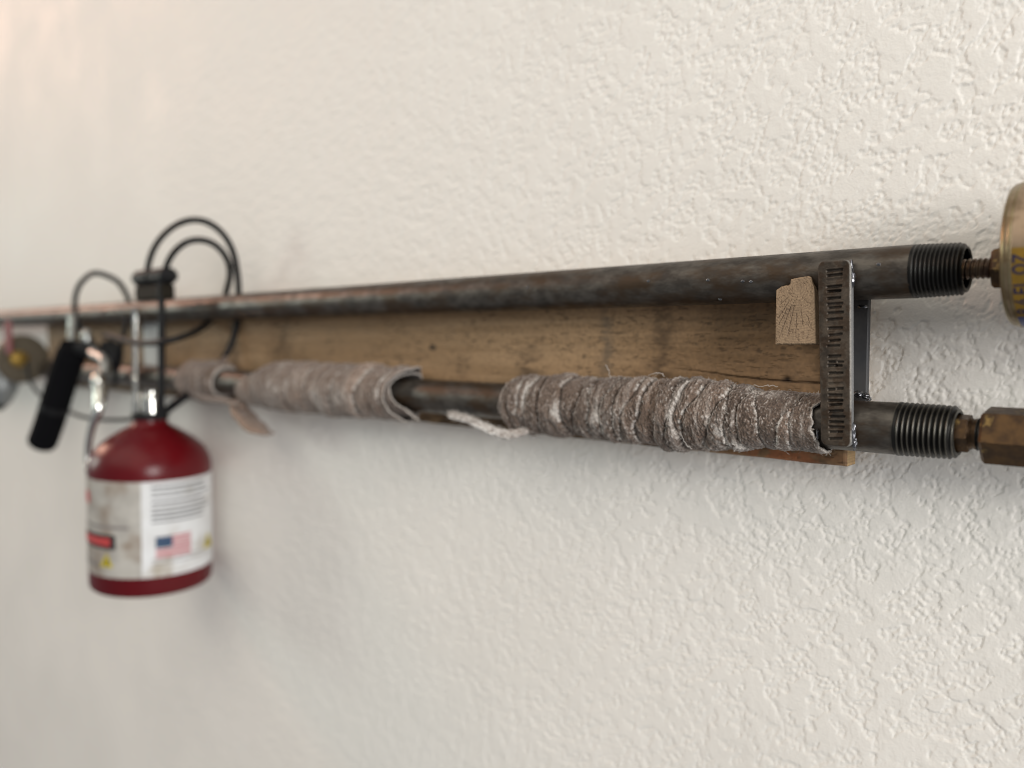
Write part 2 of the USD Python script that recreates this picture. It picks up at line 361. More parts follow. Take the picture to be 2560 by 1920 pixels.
org = at(1960, 1138, BF); op = 0.5 * np.exp(-((BXg - org[0]) / 0.022) ** 2) * sstep(0.0056, 0.0022, np.abs(BZg - org[2] + 0.0012)) * sstep(0.3, 0.55, nz(BXg * 200, BZg * 300, 0 * BXg, seed=73))
tone = tone * (1 - op[..., None]) + op[..., None] * np.array([0.36, 0.095, 0.03])
ck = np.clip(0.85 * crack + knotm, 0, 1)[..., None]; tone = tone * (1 - ck) + ck * np.array([0.02, 0.011, 0.007])
P = np.stack([BXg, BYg, BZg], -1)
v, f, ring = slab(P, BB)
m = len(ring); tf = tone.reshape(-1, 3); side = np.tile(np.array([[0.40, 0.27, 0.14]]), (m, 1)) * (0.75 + 0.5 * np.random.default_rng(3).random((m, 1)))
tones = np.vstack([tf, side, side, side, side[:1]])
board = obj('wooden_board', (v, f), M_BOARD, tone=tones)
say(board, 'long weathered brown wooden board fixed to the wall behind the two pipes', 'board')

# ------------------------------------------------------------------ the two welded pipes
PR = 0.01065; PY = -0.028
ZT, ZL = at(2200, 683, PY)[2], at(2200, 1068.5, PY)[2]
XT0, XL0 = -1.75, -1.75
frame = thing('pipe_frame', 'two dark iron pipes joined by welded straps along the wall board', 'pipe frame', (-0.13, PY, (ZT + ZL) / 2))


def dented(v, z, seed):
    """Small pits and spatter on a pipe."""
    t = np.arctan2(v[:, 2] - z, -(v[:, 1] - PY)); p = np.stack([v[:, 0] * 130, np.cos(t) * 3, np.sin(t) * 3], -1)
    k = meshkit.noise(p * 1.3, seed); r = np.hypot(v[:, 1] - PY, v[:, 2] - z); ok = r > 1e-5
    d = np.where(ok, 0.00016 * np.clip((k - 0.86) / 0.1, 0, 1) - 0.00022 * np.clip((0.13 - k) / 0.1, 0, 1), 0)
    s = np.where(ok, 1 + d / np.maximum(r, 1e-6), 1)
    out = v.copy(); out[:, 1] = PY + (v[:, 1] - PY) * s; out[:, 2] = z + (v[:, 2] - z) * s
    return out


def threaded(x0, x1, z, r, pitch, depth, taper, crest, n=140, per=14):
    """Helical thread with a bored end."""
    xs = np.linspace(x0, x1, int((x1 - x0) / pitch * per)); t = np.arange(n) / n * 2 * np.pi
    X, Tt = np.meshgrid(xs, t, indexing='ij'); ph = (X / pitch - Tt / (2 * np.pi)) % 1
    saw = np.abs(ph - 0.5) * 2; saw = np.clip((saw - 0.10) / 0.80, 0, 1)
    rr = r - taper * (X - x0) - depth * (1 - saw) * sstep(x0, x0 + 1.5 * pitch, X)
    rr = rr - 0.0011 * sstep(x1 - 0.0016, x1, X)
    v = np.stack([X, PY - rr * np.cos(Tt), z + rr * np.sin(Tt)], -1).reshape(-1, 3)
    bore = r * 0.70
    ext = [(x1 + 0.0002, r - taper * (x1 - x0) - 0.0016), (x1 + 0.0002, bore + 0.0004), (x1 - 0.0004, bore), (x1 - 0.05, bore)]
    e = np.vstack([np.stack([np.full(n, a), PY - b * np.cos(t), z + b * np.sin(t)], -1) for a, b in ext])
    v = np.vstack([v, e]); k = (sstep(0.70, 0.98, saw) * (0.55 + 0.9 * nz(X * 500, np.cos(Tt) * 3, np.sin(Tt) * 3, seed=3)))[..., None]
    tone = (np.array([0.016, 0.015, 0.014]) * (1 - k) + np.array(crest) * k).reshape(-1, 3); tone = np.vstack([tone, np.tile([[0.10, 0.10, 0.09]], (2 * n, 1)), np.tile([[0.012] * 3], (2 * n, 1))])
    return (v, tri(grid_faces(len(xs) + len(ext), n, True, True))), tone


def pipe(z, xend, x0, seed):
    xs = np.r_[np.linspace(x0, -0.62, 240), np.linspace(-0.62, xend, 620)[1:]]
    v, f = lathe_x([(x, PR) for x in xs], PY, z, 80, cap=False)
    return dented(v, z, seed), f


XT1, XTE = -0.1008, -0.0825
XL1, XLE = -0.1052, -0.0836
pt = obj('pipe', pipe(ZT, XT1 + 0.0004, XT0, 3), M_PIPE, frame, smooth=True, label='upper dark iron pipe')
tm_, tt_ = threaded(XT1, XTE, ZT, PR + 0.0001, 0.00158, 0.00075, 0.035, (0.055, 0.055, 0.052)); obj('thread', tm_, M_THREADT, pt, smooth=True, tone=tt_)
pl = obj('pipe', pipe(ZL, XL1 + 0.0004, XL0, 4), M_PIPE, frame, smooth=True, label='lower dark iron pipe carrying the cloth wraps')
tm_, tt_ = threaded(XL1, XLE, ZL, PR + 0.0003, 0.00195, 0.00095, 0.02, (0.095, 0.088, 0.074)); obj('thread', tm_, M_THREADT, pl, smooth=True, tone=tt_)


def strap(xa0, xa1, xb0, xb1, z0, z1, y, thick, worn, nx=90, nzz=420):
    """Flat steel bar between the heights z0 and z1; a: foot, b: head. worn: cross cuts pressed into its front."""
    zs = np.linspace(0, 1, nzz); us = np.linspace(-1, 1, nx); Z = z0 + (z1 - z0) * zs
    c = np.interp(zs, [0, 1], [(xa0 + xa1) / 2, (xb0 + xb1) / 2]); hw = np.interp(zs, [0, 1], [(xa1 - xa0) / 2, (xb1 - xb0) / 2])
    U, Zg = np.meshgrid(us, Z, indexing='ij'); Hh = np.broadcast_to(hw, U.shape)
    rc = 0.0028; dz = np.minimum(Zg - z0, z1 - Zg); inset = np.where(dz < rc, rc - np.sqrt(np.maximum(rc * rc - (rc - dz) ** 2, 0)), 0)
    X = c + U * (Hh - inset); Y = np.full_like(X, y)
    ed = np.minimum((1 - np.abs(U)) * Hh, dz); Y = Y + 0.0006 * (1 - np.clip(ed / 0.0007, 0, 1)) ** 2
    tone = np.full(X.shape, 0.0)
    if worn:
        rng = np.random.default_rng(8); Y = Y + 0.00028 * (nz(X * 420, Zg * 520, 0 * X, seed=9) - 0.5)
        u0 = 0.25 * Hh
        for zc in np.arange(z0 + 0.0035, z1 - 0.003, 0.00222):
            up = (zc - z0) / (z1 - z0); deep = 0.0011 if (0.8 < up < 0.86 or 0.2 < up < 0.26) else 0.00055 + 0.00035 * rng.random()
            zj = zc + 0.0003 * rng.standard_normal(); deep = deep * (0.25 if rng.random() < 0.15 else 1)
            for (a, b) in ((-0.42, 0.46),) if rng.random() < 0.8 else ((-0.42, 0.04), (0.10, 0.46)):
                if rng.random() < 0.04: continue
                a, b = a + 0.035 * rng.standard_normal(), b + 0.06 * rng.standard_normal()
                s = sstep(a - 0.05, a + 0.03, U) * sstep(b + 0.06, b - 0.02, U); zk = zj + 0.00012 * rng.standard_normal() + (0.0004 + 0.00018 * rng.standard_normal()) * (U - 0.1)
                hw_ = 0.00042 + 0.00018 * rng.random()
                Y = Y + deep * s * np.exp(-((Zg - zk) / hw_) ** 4) * (0.7 + 0.5 * rng.random())
                Y = Y - 0.00012 * s * np.exp(-((Zg - zk - 0.0009) / 0.0003) ** 2)
    P = np.stack([X, Y, Zg], -1)
    v, f, ring = slab(P, y + thick); m = len(ring)
    mot = nz(X * 260, Zg * 260, 0 * X, seed=14); rust = sstep(0.45, 0.62, nz(X * 420, Zg * 420, 0 * X, seed=15))[..., None]
    tn = (np.array([0.062, 0.048, 0.036]) * (0.10 + 1.8 * mot[..., None])) * (1 - 0.6 * rust) + 0.6 * rust * np.array([0.040, 0.022, 0.011])
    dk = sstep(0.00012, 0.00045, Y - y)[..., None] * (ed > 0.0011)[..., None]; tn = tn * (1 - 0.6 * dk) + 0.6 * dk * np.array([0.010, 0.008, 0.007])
    edge_glint = (np.exp(-(ed / 0.00040) ** 2) * (0.12 + 0.88 * (U > 0.9)) * sstep(0.35, 0.6, nz(X * 300, Zg * 120, 0 * X, seed=16)))[..., None]; tn = tn * (1 - 0.8 * edge_glint) + 0.8 * edge_glint * np.array([0.28, 0.27, 0.25])  # edge toned bright, mostly the right one, as if catching window light
    side = np.where(np.r_[P.reshape(-1, 3)[ring, 0], P.reshape(-1, 3)[ring, 0]][:, None] > c.mean() + 0.003, 0.26, 0.05) * np.ones((1, 3)); return (v, f), np.vstack([tn.reshape(-1, 3), side, np.full((m + 1, 3), 0.06)])  # right side face coloured pale to stand in for light falling on it


FY = -0.0417
a0, a1 = at(2052, 1100, FY)[0], at(2128, 1105, FY)[0]; b0, b1 = at(2043, 670, FY)[0], at(2126, 668, FY)[0]
zs0, zs1 = at(2090, 1116, FY)[2], at(2085, 651, FY)[2]
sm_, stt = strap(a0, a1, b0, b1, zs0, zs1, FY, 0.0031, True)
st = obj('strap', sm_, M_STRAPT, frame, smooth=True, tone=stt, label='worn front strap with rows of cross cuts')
BY = PY + PR
k0, k1 = at(2100, 900, BY)[0], at(2168, 900, BY)[0]
obj('strap', boxm(k0 - 0.004, k1, BY + 0.0002, BY + 0.0033, ZL - 0.006, ZT + 0.004, 0.0004), M_BACKSTRAP, frame, label='plain grey strap behind the pipes')
# weld beads
for i, (px, py, y, r) in enumerate([(2134, 1082, -0.0395, (0.0009, 0.0011, 0.0042)), (2137, 1105, -0.0372, (0.0010, 0.0013, 0.0032)), (2128, 668, -0.0398, (0.0008, 0.0010, 0.0030)), (2131, 700, -0.0396, (0.0010, 0.0012, 0.0034)),
                                    (2146, 985, -0.0220, (0.0020, 0.0018, 0.0016)), (2165, 990, -0.0205, (0.0016, 0.0018, 0.0014)), (2172, 998, -0.0215, (0.0011, 0.0013, 0.0011)), (2044, 1085, -0.0392, (0.0006, 0.001, 0.0022)), (2157, 767, -0.0215, (0.0022, 0.0015, 0.0009))]):
    obj('weld_bead', blob(at(px, py, y), r, i, 0.5), M_WELD, frame, smooth=True)
rngs = np.random.default_rng(12)
for (px, py) in ((1621, 703), (1770, 700), (1877, 557 + 147), (2196, 661), (1857, 703), (1318, 719), (1790, 747)):
    p = at(px, py, -0.0385); obj('weld_spatter', blob((p[0], PY - math.sqrt(max(PR ** 2 - (p[2] - ZT) ** 2, 1e-9)), p[2]), (0.0009, 0.0003, 0.0007), 4, 0.6, 2), M_WELD, frame, smooth=True)

# ------------------------------------------------------------------ wood block by the strap
WFY = -0.0405
prof = [(1939, 727), (1941, 724), (1951, 717), (1962, 714), (1972, 713), (1976, 706), (1977, 698), (1990, 695), (2006, 692), (2020, 690), (2026, 693), (2029, 706), (2034, 718), (2036, 728)]
pp = np.array([at(a, b, WFY) for a, b in prof]); bl, br = at(1937, 861, WFY), at(2040, 861, WFY)
ux = np.linspace(0, 1, 120); vz = np.linspace(0, 1, 170)
topx = np.interp(ux, np.linspace(0, 1, 2), [pp[0, 0], pp[-1, 0]]); topz = np.interp(topx, pp[:, 0], pp[:, 2]) + 0.0002 * (nz(ux * 40, 0 * ux, 0 * ux, seed=2) - 0.5)
botx = np.linspace(bl[0], br[0], 120); botz = np.linspace(bl[2], br[2], 120) + 0.0004 * (nz(ux * 30, 0 * ux, 0 * ux, seed=4) - 0.5)
X = botx[:, None] + (topx - botx)[:, None] * vz; Z = botz[:, None] + (topz - botz)[:, None] * vz
rad = np.hypot(X - (-0.1435), Z - 1.4715); ang = np.arctan2(X + 0.1435, -(Z - 1.4715))
rings = 0.5 + 0.5 * np.sin(rad * 2 * np.pi / 0.0011 + 3 * nz(X * 200, Z * 200, 0 * X, seed=6))
cracks = np.zeros_like(X)
for (aa, wd, r0, r1) in ((-0.60, 0.00022, 0.006, 0.017), (-0.36, 0.0002, 0.007, 0.022), (-0.20, 0.00024, 0.007, 0.022), (-0.03, 0.00018, 0.010, 0.021), (0.16, 0.00016, 0.009, 0.017), (-0.85, 0.00016, 0.005, 0.012), (-0.49, 0.00013, 0.009, 0.018), (0.35, 0.00012, 0.012, 0.02)):
    off = rad * (ang - aa) + 0.0003 * (nz(rad * 900, 0 * rad + aa, 0 * rad, seed=7) - 0.5)
    cracks += np.exp(-(off / wd) ** 2) * sstep(r0, r0 + 0.001, rad) * sstep(r1, r1 - 0.003, rad)
pores = sstep(0.60, 0.70, nz(X * 1500, Z * 1500, 0 * X, seed=8)) * (0.4 + 0.6 * rings)
cracks = np.clip(cracks, 0, 1); Y = WFY + 0.00025 * cracks + 0.0002 * pores + 0.00015 * (nz(X * 600, Z * 600, 0 * X, seed=10) - 0.5)
ed = np.minimum(np.minimum(ux, 1 - ux)[:, None] * 0.017, np.minimum(vz, 1 - vz)[None] * 0.027); Y = Y + 0.0006 * (1 - np.clip(ed / 0.0006, 0, 1)) ** 2
t0 = np.array([0.31, 0.215, 0.135]) * (0.78 + 0.22 * rings + 0.5 * (nz(X * 130, Z * 130, 0 * X, seed=12) - 0.5))[..., None]
dk = np.clip(0.50 * cracks + 0.42 * pores, 0, 0.8)[..., None]; t0 = t0 * (1 - dk) + dk * np.array([0.10, 0.062, 0.045])
v, f, ring = slab(np.stack([X, Y, Z], -1), -0.0142)
tb = np.vstack([t0.reshape(-1, 3), np.tile([[0.22, 0.15, 0.09]], (2 * len(ring) + len(ring) + 1, 1))])
# hollow on its back where the upper pipe passes
cut = v.copy(); inside = np.hypot(cut[:, 1] - PY, cut[:, 2] - ZT) < PR + 0.0004
back = np.arange(len(v)) >= X.size + len(ring)
yfront = PY - np.sqrt(np.maximum((PR + 0.0004) ** 2 - (cut[:, 2] - ZT) ** 2, 0))
hit = back & (np.abs(cut[:, 2] - ZT) < PR + 0.0004)
cut[hit, 1] = np.maximum(np.minimum(yfront[hit], -0.0146), WFY + 0.0008)
blk = obj('wood_block', (cut, f), M_ENDGRAIN, tone=tb)
say(blk, 'small pale wooden block with cracked end grain wedged left of the worn strap', 'wood block')

# ------------------------------------------------------------------ rod, nut and drink can on the upper pipe
def rod_thread(x0, x1, y, z, r, pitch, depth, n=48, per=10):
    xs = np.linspace(x0, x1, int((x1 - x0) / pitch * per)); t = np.arange(n) / n * 2 * np.pi
    X, Tt = np.meshgrid(xs, t, indexing='ij'); ph = (X / pitch - Tt / (2 * np.pi)) % 1
    rr = r - depth * np.clip(1.5 * (1 - np.abs(ph - 0.5) * 2) - 0.25, 0, 1)
    v = np.stack([X, y - rr * np.cos(Tt), z + rr * np.sin(Tt)], -1).reshape(-1, 3)
    return v, tri(grid_faces(len(xs), n, True, True))


def hexnut(x0, x1, y, z, R, phi, ch=0.12):
    import trimesh
    a = np.radians(np.arange(6) * 60 + 30 + phi); pts = []
    for x, s in ((x0, 1 - ch), (x0 + ch * R, 1.0), (x1 - ch * R, 1.0), (x1, 1 - ch)):
        pts += [(x, y - s * R * math.cos(t), z + s * R * math.sin(t)) for t in a]
    m = trimesh.convex.convex_hull(np.array(pts)); return np.array(m.vertices), np.array(m.faces)


CX0 = -0.0668; CR = 0.0262; cz_ = at(2510, 641, PY)[2]; cy_ = PY
zr = at(2440, 672, PY)[2]
can = thing('drink_can', 'tarnished golden drink can with yellow print on a threaded rod at right edge', 'drink can', (CX0, cy_, cz_))
prof = [(CX0 + 0.006, 0.0), (CX0 + 0.006, CR * 0.80), (CX0 + 0.0008, CR * 0.87), (CX0, CR * 0.94), (CX0 + 0.0002, CR * 0.962), (CX0 + 0.0009, CR * 0.985), (CX0 + 0.0020, CR * 0.995), (CX0 + 0.0040, CR * 1.0), (CX0 + 0.06, CR * 1.0), (CX0 + 0.10, CR)]
P2 = np.array(prof); obj('can_body', lathe_x(prof[6:], cy_, cz_, 160, cap=False), M_CAN, can, smooth=True)
obj('can_end', lathe_x(prof[:7], cy_, cz_, 160, cap=False), M_CANRIM, can, smooth=40)
bead = [(CX0 + 0.0022, CR * 0.985), (CX0 + 0.0025, CR * 1.000), (CX0 + 0.0029, CR * 1.008), (CX0 + 0.0034, CR * 1.008), (CX0 + 0.0038, CR * 0.998)]
obj('rim_bead', lathe_x(bead, cy_, cz_, 160, cap=False), M_CANRIM, can, smooth=True)


def can_patch(x0, x1, d0, d1, lift, nx=20, nt=60):
    xs = np.linspace(x0, x1, nx); t = np.radians(np.linspace(d0, d1, nt)); Xg, Tg = np.meshgrid(xs, t, indexing='ij'); r = CR + lift
    return np.stack([Xg, cy_ - r * np.cos(Tg), cz_ + r * np.sin(Tg)], -1).reshape(-1, 3), tri(grid_faces(nx, nt, False, True))


lab = obj('printed_panel', can_patch(CX0 + 0.0040, CX0 + 0.09, -60, 1, 0.00012), M_YELLOW, can, smooth=True, label='yellow printed panel')
obj('printed_panel', can_patch(CX0 + 0.0040, CX0 + 0.09, -110, -60.3, 0.00012), M_BLUEP, can, smooth=True, label='blue printed panel')
tm = meshkit.text_mesh('8.4 FL OZ', 0.0044, 0.0002, bold=True)
tv = np.array(tm.vertices); tw = tv[:, 0].max(); X0t = at(2529.5, 700, cy_ - CR)[0] + 0.0044
import trimesh
tm2 = trimesh.Trimesh(tv, tm.faces).subdivide_to_size(0.0012); tv = np.array(tm2.vertices)
th = np.radians(-57) + tv[:, 0] / tw * np.radians(53); rr = CR + 0.00013 + tv[:, 2] * 0.5
obj('lettering', (np.stack([X0t - tv[:, 1], cy_ - rr * np.cos(th), cz_ + rr * np.sin(th)], -1), np.array(tm2.faces)), M_INK, lab, label='navy lettering 8.4 FL OZ')
obj('nut', hexnut(-0.0735, CX0 + 0.0058, PY, zr, 0.0083, 22), M_BRASS, can)
obj('threaded_rod', rod_thread(-0.125, -0.066, PY, zr, 0.0040, 0.00178, 0.00055), M_ROD, can, smooth=50)

# ------------------------------------------------------------------ brass fitting in the lower pipe
fit = thing('brass_fitting', 'brown brass hexagonal fitting screwed into the lower pipe end', 'pipe fitting', (-0.08, PY, ZL))
obj('small_nut', hexnut(-0.0865, -0.0794, PY, ZL, 0.0075, 20, 0.06), M_BRASS, fit)
obj('stem', lathe_x([(-0.0800, 0.0058), (-0.0796, 0.0064), (-0.0788, 0.0060), (-0.0783, 0.0057), (-0.0772, 0.0060), (-0.0766, 0.0061)], PY, ZL, 64), M_BRASS, fit, smooth=40)
obj('dark_thread', rod_thread(-0.0768, -0.0730, PY, ZL, 0.0064, 0.0013, 0.0006), M_THREAD, fit, smooth=50)
obj('hexagon', hexnut(-0.0748, 0.02, PY, ZL, 0.0113, 21, 0.10), M_BRASS, fit)

# ------------------------------------------------------------------ cloth wraps
CL_D = np.array([0.032, 0.021, 0.015]); CL_M = np.array([0.146, 0.102, 0.077]); CL_L = np.array([0.54, 0.50, 0.46])


def wrap(name, label, xl, xr, edges, seed, base=0.0020, nu=520, nt=230, flare=None, white=(), fibre_n=1500, knit=1.0, thin=None, mid=CL_M, taper=(0, 0), lapw=1.0, parent=None, part='wound_cloth'):
    """Cloth strip wound round the lower pipe. xl, xr: end positions as functions of the angle (0 = towards the room, 90 = up);
    edges: (x, slant, height, whiteness) of each lap; flare: how far the right end stands off the pipe."""
    u = np.linspace(0, 1, nu); t = np.linspace(0, 2 * np.pi, nt, endpoint=False); U, Tt = np.meshgrid(u, t, indexing='ij')
    L, Rr = xl(t)[None], xr(t)[None]; X = L + (Rr - L) * U
    c, s = np.cos(Tt), np.sin(Tt)
    rl = np.random.default_rng(seed + 100); K = len(edges)
    B = [np.full(t.shape, -9.0)]
    for k, (xe, sl, am, wh) in enumerate(sorted(edges)):
        ph = rl.uniform(0, 6.28, 3)
        b = xe + sl * np.sin(t) + lapw * (0.0011 * np.sin(t + ph[0]) + 0.0007 * np.sin(2 * t + ph[1]) + 0.0004 * np.sin(5 * t + ph[2]))
        B.append(np.maximum(b, B[-1] + 0.0004) if k else b)
    B.append(np.full(t.shape, 9.0)); B = np.array(B)
    jag = 0.0007 * (nz(c * 9, s * 9, X * 160, seed=seed + 21) - 0.5)
    idx = np.zeros(X.shape, int); XJ = X + jag
    for k in range(1, K + 1): idx += XJ > B[k][None]
    cols = np.broadcast_to(np.arange(nt), X.shape)
    dL = np.minimum(XJ - B[idx, cols], 0.03); dR = np.minimum(B[idx + 1, cols] - XJ, 0.03)
    amp = np.r_[0.3, [abs(e[2]) for e in sorted(edges)]] * 1.0; amp[0] = 0.0006
    off = lapw * (rl.uniform(-0.9, 1.0, K + 1) * 0.0009 + amp * 0.55); tv = rl.uniform(0.72, 1.32, K + 1); sgn = np.r_[1, [1 if e[2] > 0 else -1 for e in sorted(edges)]]; whs = np.r_[0.2, [e[3] for e in sorted(edges)]]
    wdt = np.clip(dL + dR, 0.001, 0.02); roll = np.sqrt(np.clip(4 * dL * dR / (dL + dR) ** 2, 0, 1))
    angv = n1(c * 1.2 + idx * 3.7, s * 1.2, 0 * c, seed=seed + 3)
    h = base + off[idx] * (0.4 + 1.1 * angv) + lapw * (0.0016 * roll * np.clip(wdt / 0.008, 0.25, 1.1) - 0.0008)
    h += lapw * 0.0026 * (nz(X * 40 + seed, c * 0.9, s * 0.9, seed=seed + 4) - 0.5)
    lip = np.where(off[idx] > off[np.maximum(idx - 1, 0)], np.exp(-(dL / 0.0008) ** 2), 0) + np.where(off[idx] > off[np.minimum(idx + 1, K)], np.exp(-(dR / 0.0008) ** 2), 0)
    lip = lip * sstep(0.16, 0.42, n1(c * 2 + idx * 1.7, s * 2, 0 * c, seed=seed + 6)); tuft = sstep(0.38, 0.64, nz(c * 11, s * 11, X * 600, seed=seed + 5))
    fray = np.clip(1.7 * lip * tuft * whs[idx], 0, 1); h += 0.0006 * lip * (n1(c * 12, s * 12, X * 900, seed=seed + 15) - 0.3)
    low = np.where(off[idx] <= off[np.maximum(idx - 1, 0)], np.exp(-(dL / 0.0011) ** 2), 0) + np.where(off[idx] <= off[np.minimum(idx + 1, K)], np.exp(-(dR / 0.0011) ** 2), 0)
    crease_shade = 0.9 * low; lapt = tv[idx]  # shadow beside each raised lap painted into the cloth colour
    h += 0.0022 * knit * (nz(c * 2.2, s * 2.2, X * 130 + 0.9 * s, seed=seed + 7) - 0.5)
    rid = nz(c * 1.1, s * 1.1, X * 420, seed=seed + 8); h += 0.0012 * knit * (rid - 0.45)
    loop = n1(c * 14, s * 14, X * 1500, seed=seed + 9); loop2 = n1(c * 22 + 5, s * 22, X * 2300, seed=seed + 10)
    h += 0.00085 * knit * (loop - 0.5) + 0.00040 * knit * (loop2 - 0.5)
    if thin is not None: h = h * thin(X, Tt)
    for tv_, dist in ((taper[0], U * (Rr - L)), (taper[1], (1 - U) * (Rr - L))): h = h * (1 - tv_ * np.exp(-dist / 0.0045))
    if flare is not None: h = h + flare(X, Tt, Rr)
    h = np.maximum(h, 0.0005)
    R = PR + h
    # white rubbed patches
    pat = np.zeros(X.shape)
    for (px, ang, rx, ra, am) in white:
        dd = ((X - px) / rx) ** 2 + (((Tt - math.radians(ang) + np.pi) % (2 * np.pi) - np.pi) / math.radians(ra)) ** 2
        pat += am * np.exp(-dd) * sstep(0.35, 0.65, nz(c * 7, s * 7, X * 500, seed=seed + 12))
    worn = np.clip(fray * 1.1 + pat + 0.75 * sstep(0.57, 0.80, loop * 0.55 + loop2 * 0.45) * sstep(0.3, 0.62, nz(c * 2, s * 2, X * 60, seed=seed + 13)) + 0.25 * sstep(0.55, 0.75, rid), 0, 1)
    lowv = np.clip(crease_shade + 1.0 * sstep(0.52, 0.26, loop * 0.55 + loop2 * 0.15 + rid * 0.3), 0, 1)
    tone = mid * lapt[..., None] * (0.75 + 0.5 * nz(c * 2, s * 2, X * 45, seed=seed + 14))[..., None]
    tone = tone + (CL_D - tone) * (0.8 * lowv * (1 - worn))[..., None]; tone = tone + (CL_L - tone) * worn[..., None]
    end = np.exp(-((1 - U) * np.abs(Rr - L) / 0.0007) ** 2) + np.exp(-(U * np.abs(Rr - L) / 0.0007) ** 2)
    tone = tone + (CL_L - tone) * np.clip(0.75 * end, 0, 1)[..., None]
    Ri = np.maximum(R - 0.0010, PR + 0.0001)
    outer = np.stack([X, PY - R * c, ZL + R * s], -1); inner = np.stack([X, PY - Ri * c, ZL + Ri * s], -1)
    P = np.concatenate([inner[:1], outer, inner[::-1]], 0); tn = np.concatenate([tone[:1] * 0.7, tone, tone[::-1] * 0.55], 0)
    v = P.reshape(-1, 3); f = tri(grid_faces(len(P), nt, True, True))
    o = parent if parent is not None else thing(name, label, 'cloth wrap', ((X.min() + X.max()) / 2, PY, ZL))
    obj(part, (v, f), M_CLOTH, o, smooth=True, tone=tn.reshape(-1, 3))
    rng = np.random.default_rng(seed); pale, brown = [], []
    if fibre_n:
        wgt = (0.08 + fray + 0.6 * pat + 0.8 * end).ravel(); idx = rng.choice(wgt.size, fibre_n, p=wgt / wgt.sum())
        nrm = np.stack([0 * c, -c, s], -1).reshape(-1, 3); pos = outer.reshape(-1, 3)
        for q, i in enumerate(idx):
            d = nrm[i] * 0.5 + rng.standard_normal(3) * 0.75; d /= np.linalg.norm(d); tgn = np.cross(nrm[i], [1.0, 0, 0]) * rng.choice([-1, 1])
            ln = rng.uniform(0.0007, 0.0022) * (2.2 if rng.random() < 0.06 else 1); p = pos[i] - nrm[i] * 0.0002; pts = [p]
            for _ in range(4):
                d = d + 0.45 * rng.standard_normal(3) + 0.25 * tgn - 0.12 * nrm[i]; d /= np.linalg.norm(d); p = p + d * ln / 4; pts.append(p)
            (pale if rng.random() < (0.35 + 0.6 * min(1, fray.ravel()[i] + pat.ravel()[i])) else brown).append(np.array(pts))
        if pale: fibres('pale_fibres', pale, 0.00013, M_FIBRE, o)
        if brown: fibres('brown_fibres', brown, 0.00013, M_FIBRED, o)
    return o, (U, Tt, outer)


def X_(px, y=PY - PR - 0.002): return at(px, 1030, y)[0]
def band(t, deg, width): d = (t - math.radians(deg) + np.pi) % (2 * np.pi) - np.pi; return np.exp(-(d / math.radians(width)) ** 2)


nl = lambda t: X_(1252) + 0.0035 * np.cos(t) * 0 + 0.0045 * band(t, 70, 35) + 0.0008 * np.sin(5 * t)
nr = lambda t: X_(2030) - 0.0012 * np.sin(t) + 0.0075 * band(t, 82, 28) + 0.002 * band(t, -70, 40) + 0.0004 * np.sin(9 * t) + 0.0003 * np.sin(17 * t)
ed_px = [(1262, 0.003, 0.0016, 0.5), (1283, 0.003, -0.0012, 0.5), (1300, 0.004, 0.0008, 0.5), (1318, 0.003, -0.0015, 0.9), (1345, 0.002, 0.0006, 0.4), (1400, 0.001, 0.0006, 0.35), (1442, 0.003, -0.0010, 0.5), (1470, 0.002, 0.0008, 0.3),
         (1515, 0.003, -0.0012, 0.8), (1540, 0.003, 0.0008, 0.5), (1562, 0.004, -0.0010, 0.6), (1592, 0.003, -0.0008, 0.4), (1640, 0.004, -0.0016, 0.4), (1672, 0.003, 0.0013, 0.4), (1702, 0.003, 0.0010, 0.95), (1722, 0.004, -0.0012, 0.8),
         (1780, 0.004, 0.0010, 0.7), (1808, 0.002, -0.0007, 0.4), (1852, 0.001, 0.0005, 0.5), (1883, -0.0005, -0.0006, 0.7), (1958, 0.0055, 0.0009, 1.0), (1975, 0.001, -0.0005, 0.3)]
near_edges = [(X_(p), s, a, w_) for p, s, a, w_ in ed_px]
wpatch = [(X_(1398), -8, 0.0028, 16, 1.0), (X_(1500), -22, 0.005, 28, 0.75), (X_(1812), -48, 0.004, 22, 1.0), (X_(1795), -15, 0.003, 18, 0.7), (X_(1835), -60, 0.005, 14, 0.9), (X_(1545), 5, 0.003, 20, 0.35), (X_(1650), 0, 0.002, 22, 0.5), (X_(1700), 35, 0.002, 15, 0.5), (X_(1890), 70, 0.006, 14, 0.8), (X_(1320), 30, 0.002, 20, 0.5)]
smooth_right = lambda X, Tt: (1 + 0.12 * sstep(X_(1500), X_(1680), X)) * (1 - 0.58 * sstep(X_(1770), X_(1930), X)) + 0.30 * sstep(X_(1330), X_(1285), X) * band(Tt, 60, 60)
near, (nU, nT, nP) = wrap('cloth_wrap', 'thick frayed brown cloth wrapped round the lower pipe beside the worn strap, loose tail', nl, nr, near_edges, 20, base=0.0046, white=wpatch, thin=smooth_right, lapw=1.3, fibre_n=4200, taper=(0.35, 0.2))

